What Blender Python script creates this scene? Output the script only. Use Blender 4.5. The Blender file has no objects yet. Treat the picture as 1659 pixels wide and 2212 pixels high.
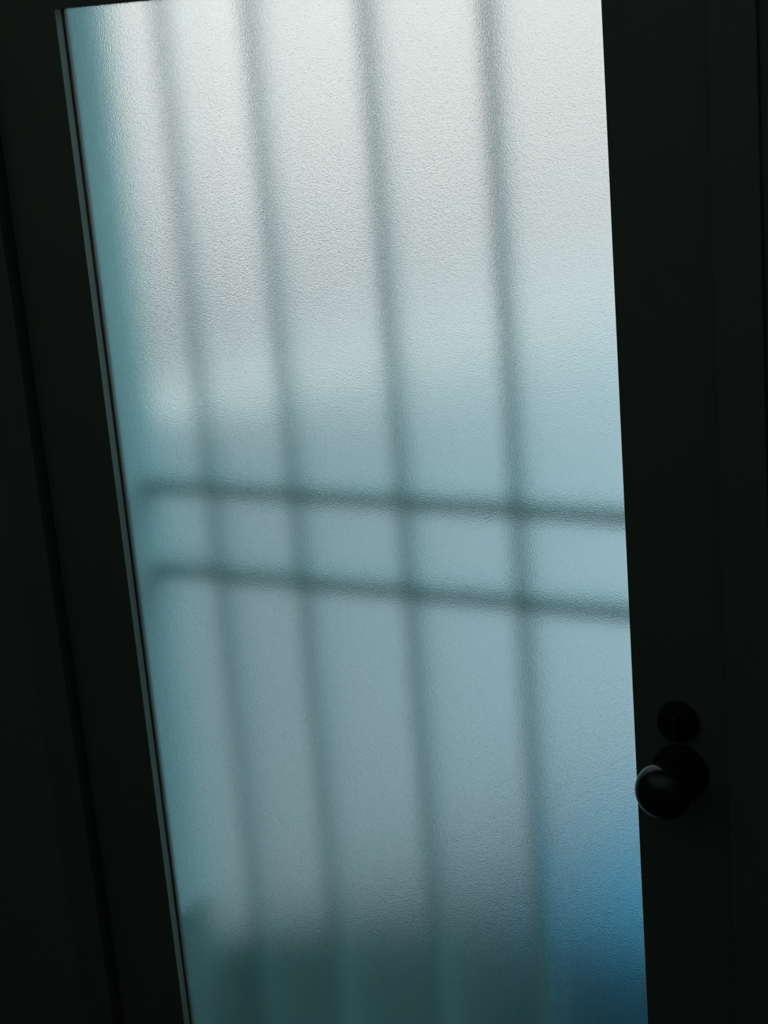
import bpy, bmesh, math, random
from mathutils import Vector, Matrix

random.seed(4)
S = bpy.context.scene
COL = S.collection

# ---------------------------------------------------------------- camera
cam_d = bpy.data.cameras.new('camera')
cam = bpy.data.objects.new('camera', cam_d)
COL.objects.link(cam)
cam_d.sensor_fit = 'VERTICAL'
cam_d.sensor_height = 24.0
cam_d.lens = 3770.0 / 2212.0 * 24.0
cam_d.clip_start = 0.02
R = Matrix(((0.87123986, -0.06393004, 0.48667653),
            (0.48404928, 0.27645926, -0.8302208),
            (-0.08147019, 0.95889688, 0.27180761)))
cam.matrix_world = Matrix.Translation((1.07, -1.75, 1.74)) @ R.to_4x4()
S.camera = cam

# ---------------------------------------------------------------- sky (even overcast daylight)
w = bpy.data.worlds.new('overcast_sky')
S.world = w
w.use_nodes = True
bg = w.node_tree.nodes['Background']
bg.inputs['Color'].default_value = (0.86, 0.93, 0.96, 1)
bg.inputs['Strength'].default_value = 3.0

# added ambient fill, no lamp known here; bounced off the ceiling to lift the interior
la = bpy.data.lights.new('room_fill_light', 'AREA')
la.shape = 'RECTANGLE'
la.size, la.size_y = 3.4, 2.6
la.energy = 30.0
la.color = (0.85, 1.0, 0.97)
lo = bpy.data.objects.new('room_fill_light', la)
COL.objects.link(lo)
lo.location = (-0.1, -2.1, 2.0)
lo.rotation_euler = (math.pi, 0, 0)

S.view_settings.view_transform = 'Standard'
S.view_settings.look = 'None'
S.view_settings.exposure = 0.0
S.view_settings.gamma = 1.0
S.view_settings.use_curve_mapping = False


# ---------------------------------------------------------------- materials
def mat(name, col, rough=0.6, metal=0.0, col2=None, nscale=12.0, bump=0.0, bscale=80.0, spec=0.5):
    m = bpy.data.materials.new(name)
    m.use_nodes = True
    nt = m.node_tree
    b = nt.nodes['Principled BSDF']
    b.inputs['Base Color'].default_value = (*col, 1)
    b.inputs['Roughness'].default_value = rough
    b.inputs['Metallic'].default_value = metal
    b.inputs['Specular IOR Level'].default_value = spec
    tc = nt.nodes.new('ShaderNodeTexCoord')
    if col2:
        n = nt.nodes.new('ShaderNodeTexNoise')
        n.inputs['Scale'].default_value = nscale
        n.inputs['Detail'].default_value = 5
        mx = nt.nodes.new('ShaderNodeMix')
        mx.data_type = 'RGBA'
        mx.inputs[6].default_value = (*col, 1)
        mx.inputs[7].default_value = (*col2, 1)
        nt.links.new(tc.outputs['Object'], n.inputs['Vector'])
        nt.links.new(n.outputs['Fac'], mx.inputs[0])
        nt.links.new(mx.outputs[2], b.inputs['Base Color'])
    if bump:
        n2 = nt.nodes.new('ShaderNodeTexNoise')
        n2.inputs['Scale'].default_value = bscale
        n2.inputs['Detail'].default_value = 3
        bp = nt.nodes.new('ShaderNodeBump')
        bp.inputs['Strength'].default_value = bump
        bp.inputs['Distance'].default_value = 0.002
        nt.links.new(tc.outputs['Object'], n2.inputs['Vector'])
        nt.links.new(n2.outputs['Fac'], bp.inputs['Height'])
        nt.links.new(bp.outputs['Normal'], b.inputs['Normal'])
    return m


M_DOOR = mat('dark_door_paint', (0.045, 0.052, 0.045), 0.55, col2=(0.035, 0.040, 0.036), bump=0.15)
M_BEAD = mat('grey_green_bead_paint', (0.095, 0.165, 0.145), 0.55, col2=(0.08, 0.145, 0.13), nscale=30)
M_GASKET = mat('black_rubber', (0.006, 0.007, 0.006), 0.8)
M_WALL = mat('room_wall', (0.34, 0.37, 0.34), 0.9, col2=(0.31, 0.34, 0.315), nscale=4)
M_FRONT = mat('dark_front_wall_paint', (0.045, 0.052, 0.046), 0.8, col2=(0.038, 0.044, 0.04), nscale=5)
M_FLOOR = mat('dark_room_floor', (0.05, 0.045, 0.04), 0.6, col2=(0.035, 0.03, 0.028), nscale=6)
M_KNOB = mat('black_knob_metal', (0.005, 0.006, 0.0065), 0.16, spec=0.2)
M_IRON = mat('painted_grille_iron', (0.12, 0.36, 0.38), 0.5, col2=(0.10, 0.32, 0.34))
M_JAMB = mat('outer_reveal_plaster', (0.20, 0.40, 0.42), 0.9, col2=(0.17, 0.36, 0.38), nscale=5)
M_PARAPET = mat('grey_render', (0.46, 0.555, 0.585), 0.95, col2=(0.43, 0.525, 0.555), nscale=3)
M_COPING = mat('parapet_coping', (0.45, 0.50, 0.52), 0.9, col2=(0.40, 0.45, 0.47), nscale=6)
M_PAVE = mat('dark_paving', (0.02, 0.06, 0.07), 0.85, col2=(0.015, 0.05, 0.06), nscale=7)
M_WHITE = mat('white_plaster', (0.585, 0.525, 0.495), 0.95, col2=(0.56, 0.505, 0.475), nscale=2)
M_BLUE = mat('blue_plastic', (0.003, 0.20, 0.34), 0.7, col2=(0.002, 0.18, 0.31))
M_SOIL_SHADE = mat('dark_planter_and_shade', (0.055, 0.17, 0.18), 0.85, col2=(0.046, 0.15, 0.16))  # trough colour, also used for the shade painted on the lower reveal


def glass_material():
    m = bpy.data.materials.new('obscure_glass')
    m.use_nodes = True
    nt = m.node_tree
    b = nt.nodes['Principled BSDF']
    b.inputs['Base Color'].default_value = (0.93, 0.985, 0.99, 1)
    b.inputs['Roughness'].default_value = 0.265
    b.inputs['IOR'].default_value = 1.45
    b.inputs['Transmission Weight'].default_value = 1.0
    tc = nt.nodes.new('ShaderNodeTexCoord')
    n = nt.nodes.new('ShaderNodeTexNoise')          # the orange-peel relief pressed into the pane
    n.inputs['Scale'].default_value = 600
    n.inputs['Detail'].default_value = 2.0
    n.inputs['Roughness'].default_value = 0.55
    bp = nt.nodes.new('ShaderNodeBump')
    bp.inputs['Strength'].default_value = 0.9
    bp.inputs['Distance'].default_value = 0.00072
    nt.links.new(tc.outputs['Object'], n.inputs['Vector'])
    nt.links.new(n.outputs['Fac'], bp.inputs['Height'])
    nt.links.new(bp.outputs['Normal'], b.inputs['Normal'])
    return m


M_GLASS = glass_material()


# ---------------------------------------------------------------- helpers
def empty(name, loc=(0, 0, 0), **tags):
    o = bpy.data.objects.new(name, None)
    COL.objects.link(o)
    o.location = loc
    o.empty_display_size = 0.1
    for k, v in tags.items():
        o[k] = v
    return o


def obj(name, bm, m, parent=None, smooth=False, **tags):
    me = bpy.data.meshes.new(name)
    bmesh.ops.recalc_face_normals(bm, faces=bm.faces)
    bm.to_mesh(me)
    bm.free()
    me.materials.append(m)
    if smooth:
        for p in me.polygons:
            p.use_smooth = True
        me.set_sharp_from_angle(angle=math.radians(40))
    o = bpy.data.objects.new(name, me)
    COL.objects.link(o)
    if parent:
        o.parent = parent
    for k, v in tags.items():
        o[k] = v
    return o


def add_box(bm, x0, x1, y0, y1, z0, z1, bev=0.0):
    t = bmesh.new()
    bmesh.ops.create_cube(t, size=1)
    for v in t.verts:
        v.co = Vector(((x0 + x1) / 2 + v.co.x * (x1 - x0), (y0 + y1) / 2 + v.co.y * (y1 - y0),
                       (z0 + z1) / 2 + v.co.z * (z1 - z0)))
    if bev:
        bmesh.ops.bevel(t, geom=t.edges[:], offset=bev, segments=2, affect='EDGES', profile=0.5)
    me = bpy.data.meshes.new('t')
    t.to_mesh(me)
    t.free()
    bm.from_mesh(me)
    bpy.data.meshes.remove(me)
    return bm


def box(*a, **k):
    return add_box(bmesh.new(), *a, **k)


def lathe_y(profile, seg=64):
    """profile = [(radius, y)...], turned about the y axis through the origin."""
    bm = bmesh.new()
    rings = []
    for r, y in profile:
        if r < 1e-6:
            rings.append([bm.verts.new((0, y, 0))])
        else:
            rings.append([bm.verts.new((r * math.cos(2 * math.pi * i / seg), y, r * math.sin(2 * math.pi * i / seg)))
                          for i in range(seg)])
    for a, b in zip(rings, rings[1:]):
        for i in range(seg):
            j = (i + 1) % seg
            if len(a) == 1 and len(b) == 1:
                continue
            if len(a) == 1:
                bm.faces.new((a[0], b[i], b[j]))
            elif len(b) == 1:
                bm.faces.new((a[i], a[j], b[0]))
            else:
                bm.faces.new((a[i], a[j], b[j], b[i]))
    return bm


def round_bar(x, y, z0, z1, r, seg=20):
    bm = bmesh.new()
    bmesh.ops.create_cone(bm, cap_ends=True, segments=seg, radius1=r, radius2=r, depth=z1 - z0)
    bmesh.ops.translate(bm, verts=bm.verts, vec=(x, y, (z0 + z1) / 2))
    return bm


# ---------------------------------------------------------------- room shell
# door leaf: x -0.46..0.475, z 0.02..2.02 ; glass plane y = 0, leaf face y = -0.015
LX0, LX1, LZ1 = -0.462, 0.475, 2.02
GX0, GX1, GZ0, GZ1 = -0.350, 0.361, 0.350, 1.782
FY = -0.015

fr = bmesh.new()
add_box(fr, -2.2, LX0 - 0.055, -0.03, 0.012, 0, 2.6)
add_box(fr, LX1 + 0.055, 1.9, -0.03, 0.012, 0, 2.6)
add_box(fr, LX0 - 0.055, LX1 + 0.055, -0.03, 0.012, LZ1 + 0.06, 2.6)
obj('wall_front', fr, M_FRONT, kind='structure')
obj('wall_back', box(-2.2, 1.9, -3.6, -3.5, 0, 2.6), M_WALL, kind='structure')
obj('wall_left', box(-2.3, -2.2, -3.6, 0.012, 0, 2.6), M_WALL, kind='structure')
obj('wall_right', box(1.9, 2.0, -3.6, 0.012, 0, 2.6), M_WALL, kind='structure')
obj('floor', box(-2.3, 2.0, -3.6, 0.012, -0.08, 0), M_FLOOR, kind='structure')
obj('ceiling', box(-2.3, 2.0, -3.6, 0.012, 2.6, 2.7), M_WALL, kind='structure')

tr = empty('trim_1', kind='structure')
for a in ((LX0 - 0.055, LX0 - 0.003, -0.036, 0.012, 0, LZ1 + 0.06),
          (LX1 + 0.003, LX1 + 0.055, -0.036, 0.012, 0, LZ1 + 0.06)):
    obj('door_jamb', box(*a, bev=0.002), M_DOOR, tr)
obj('door_head', box(LX0 - 0.003, LX1 + 0.003, -0.036, 0.012, LZ1 + 0.003, LZ1 + 0.06, bev=0.002), M_DOOR, tr)
obj('threshold', box(LX0 - 0.003, LX1 + 0.003, -0.036, 0.012, 0.0, 0.016, bev=0.002), M_DOOR, tr)

# ---------------------------------------------------------------- the door
door = empty('door_1', (0, 0, 0), kind='structure')
obj('door_stile', box(LX0, GX0, FY, 0.012, 0.02, LZ1), M_DOOR, door)
obj('door_stile', box(GX1, LX1, FY, 0.012, 0.02, LZ1), M_DOOR, door)
obj('door_rail', box(GX0, GX1, FY, 0.012, GZ1, LZ1), M_DOOR, door)
obj('door_rail', box(GX0, GX1, FY, 0.012, 0.02, GZ0), M_DOOR, door)
obj('glass_pane', box(GX0 - 0.0, GX1, 0.0, 0.006, GZ0, GZ1), M_GLASS, door,
    label='frosted textured glass pane')
obj('glazing_gasket', box(GX0, GX0 + 0.0022, -0.0022, 0.0, GZ0, GZ1), M_GASKET, door)
obj('glazing_bead', box(GX0, GX0 + 0.0008, FY, -0.0022, GZ0, GZ1), M_BEAD, door,
    label='pale edge strip beside the glass')

# knob and deadbolt
KX = 0.415
kn = empty('door_knob', (KX, FY, 0.888))
kn.parent = door
prof = [(0, 0), (0.033, 0), (0.033, -0.004), (0.031, -0.0075), (0.024, -0.0095), (0.012, -0.011)]
obj('rosette', lathe_y(prof), M_KNOB, kn, smooth=True)
obj('neck', lathe_y([(0, -0.009), (0.0115, -0.009), (0.0105, -0.018), (0.013, -0.028), (0, -0.028)]), M_KNOB, kn, smooth=True)
head = [(0.010, -0.026), (0.0165, -0.031)]
for i in range(0, 25):
    a = math.radians(-58 + i * 148 / 24)
    head.append((0.0328 * math.cos(a), -0.0555 - 0.0275 * math.sin(a)))
head += [(0, -0.083)]
obj('knob_head', lathe_y(head), M_KNOB, kn, smooth=True)

db = empty('deadbolt', (KX, FY, 0.9495))
db.parent = door
obj('lock_collar', lathe_y([(0, 0), (0.0245, 0), (0.0245, -0.004), (0.022, -0.010), (0.014, -0.012), (0, -0.012)]),
    M_KNOB, db, smooth=True)
obj('thumb_turn', box(-0.004, 0.004, -0.022, -0.011, -0.013, 0.013, bev=0.0015), M_KNOB, db)

# ---------------------------------------------------------------- outside
BY = 0.090
ow = bmesh.new()
add_box(ow, -3.2, -0.365, 0.013, 0.115, -0.02, 3.2)
add_box(ow, 0.385, 2.4, 0.013, 0.115, -0.02, 3.2)
add_box(ow, -0.365, 0.385, 0.013, 0.115, 1.95, 3.2)
obj('wall_outer', ow, M_JAMB, kind='structure')

gr = empty('security_grille', (0, BY, 0.0),
           label='blurred iron bar grille seen through the frosted glass, four uprights and two crossbars',
           category='window grille')
for x in (-0.265, -0.134, 0.026, 0.183):
    obj('upright_bar', round_bar(x, 0, -0.018, 1.948, 0.0088), M_IRON, gr)
for z in (1.157, 1.038):
    obj('crossbar', box(-0.365, 0.385, -0.010, 0.010, z - 0.010, z + 0.010, bev=0.002), M_IRON, gr)

obj('reveal_shade_strip', box(-0.365, -0.360, 0.0135, 0.104, -0.02, 0.53, bev=0.002), M_SOIL_SHADE, kind='structure')  # dark strip added to the lower reveal, its colour standing in for shade

obj('ground_outside', box(-9, 9, 0.115, 12, -0.12, -0.02), M_PAVE, kind='structure')

# low parapet running obliquely away from the door
A = Vector((-0.37, 0.25, 0)); B = Vector((-0.05, 0.86, 0))
d = (B - A).normalized()
pa, pb = A - d * 0.10, B + d * 4.2
par = empty('parapet', (pa.x, pa.y, -0.02), label='low blue-grey parapet wall blurred behind the lower half of the glass',
            category='wall')
par.rotation_euler.z = math.atan2(d.y, d.x)
L = (pb - pa).length
PZ = 1.248
obj('parapet_wall', box(0, L, 0, 0.12, 0, PZ), M_PARAPET, par)

obj('wall_neighbour', box(-9, 5, 7.0, 7.3, -0.02, 6.0), M_WHITE, kind='structure')

bx = empty('storage_box', (0.02, 0.42, -0.02),
           label='blue box blurred behind the lower right corner of the glass', category='box')
obj('body', box(0, 0.62, 0, 0.45, 0, 0.40, bev=0.01), M_BLUE, bx)
obj('lid', box(-0.01, 0.63, -0.01, 0.46, 0.401, 0.43, bev=0.008), M_BLUE, bx)

# dark planter trough standing between the door and the parapet
pl = empty('planter_trough', (-0.354, 0.106, -0.02),
           label='dark teal trough blurred along the bottom of the glass, left of the blue box', category='planter')
pl.rotation_euler.z = math.radians(37)
pt = bmesh.new()
TL, TZ, TD = 0.46, 0.46, 0.055
for a in ((0, TL, 0, 0.008, 0.02, TZ), (0, TL, TD - 0.008, TD, 0.02, TZ), (0, 0.008, 0.008, TD - 0.008, 0.02, TZ),
          (TL - 0.008, TL, 0.008, TD - 0.008, 0.02, TZ), (0, TL, 0, TD, 0, 0.02)):
    add_box(pt, *a, bev=0.002)
obj('trough', pt, M_SOIL_SHADE, pl)
obj('soil', box(0.008, TL - 0.008, 0.008, TD - 0.008, 0.02, TZ - 0.02), M_SOIL_SHADE, pl)
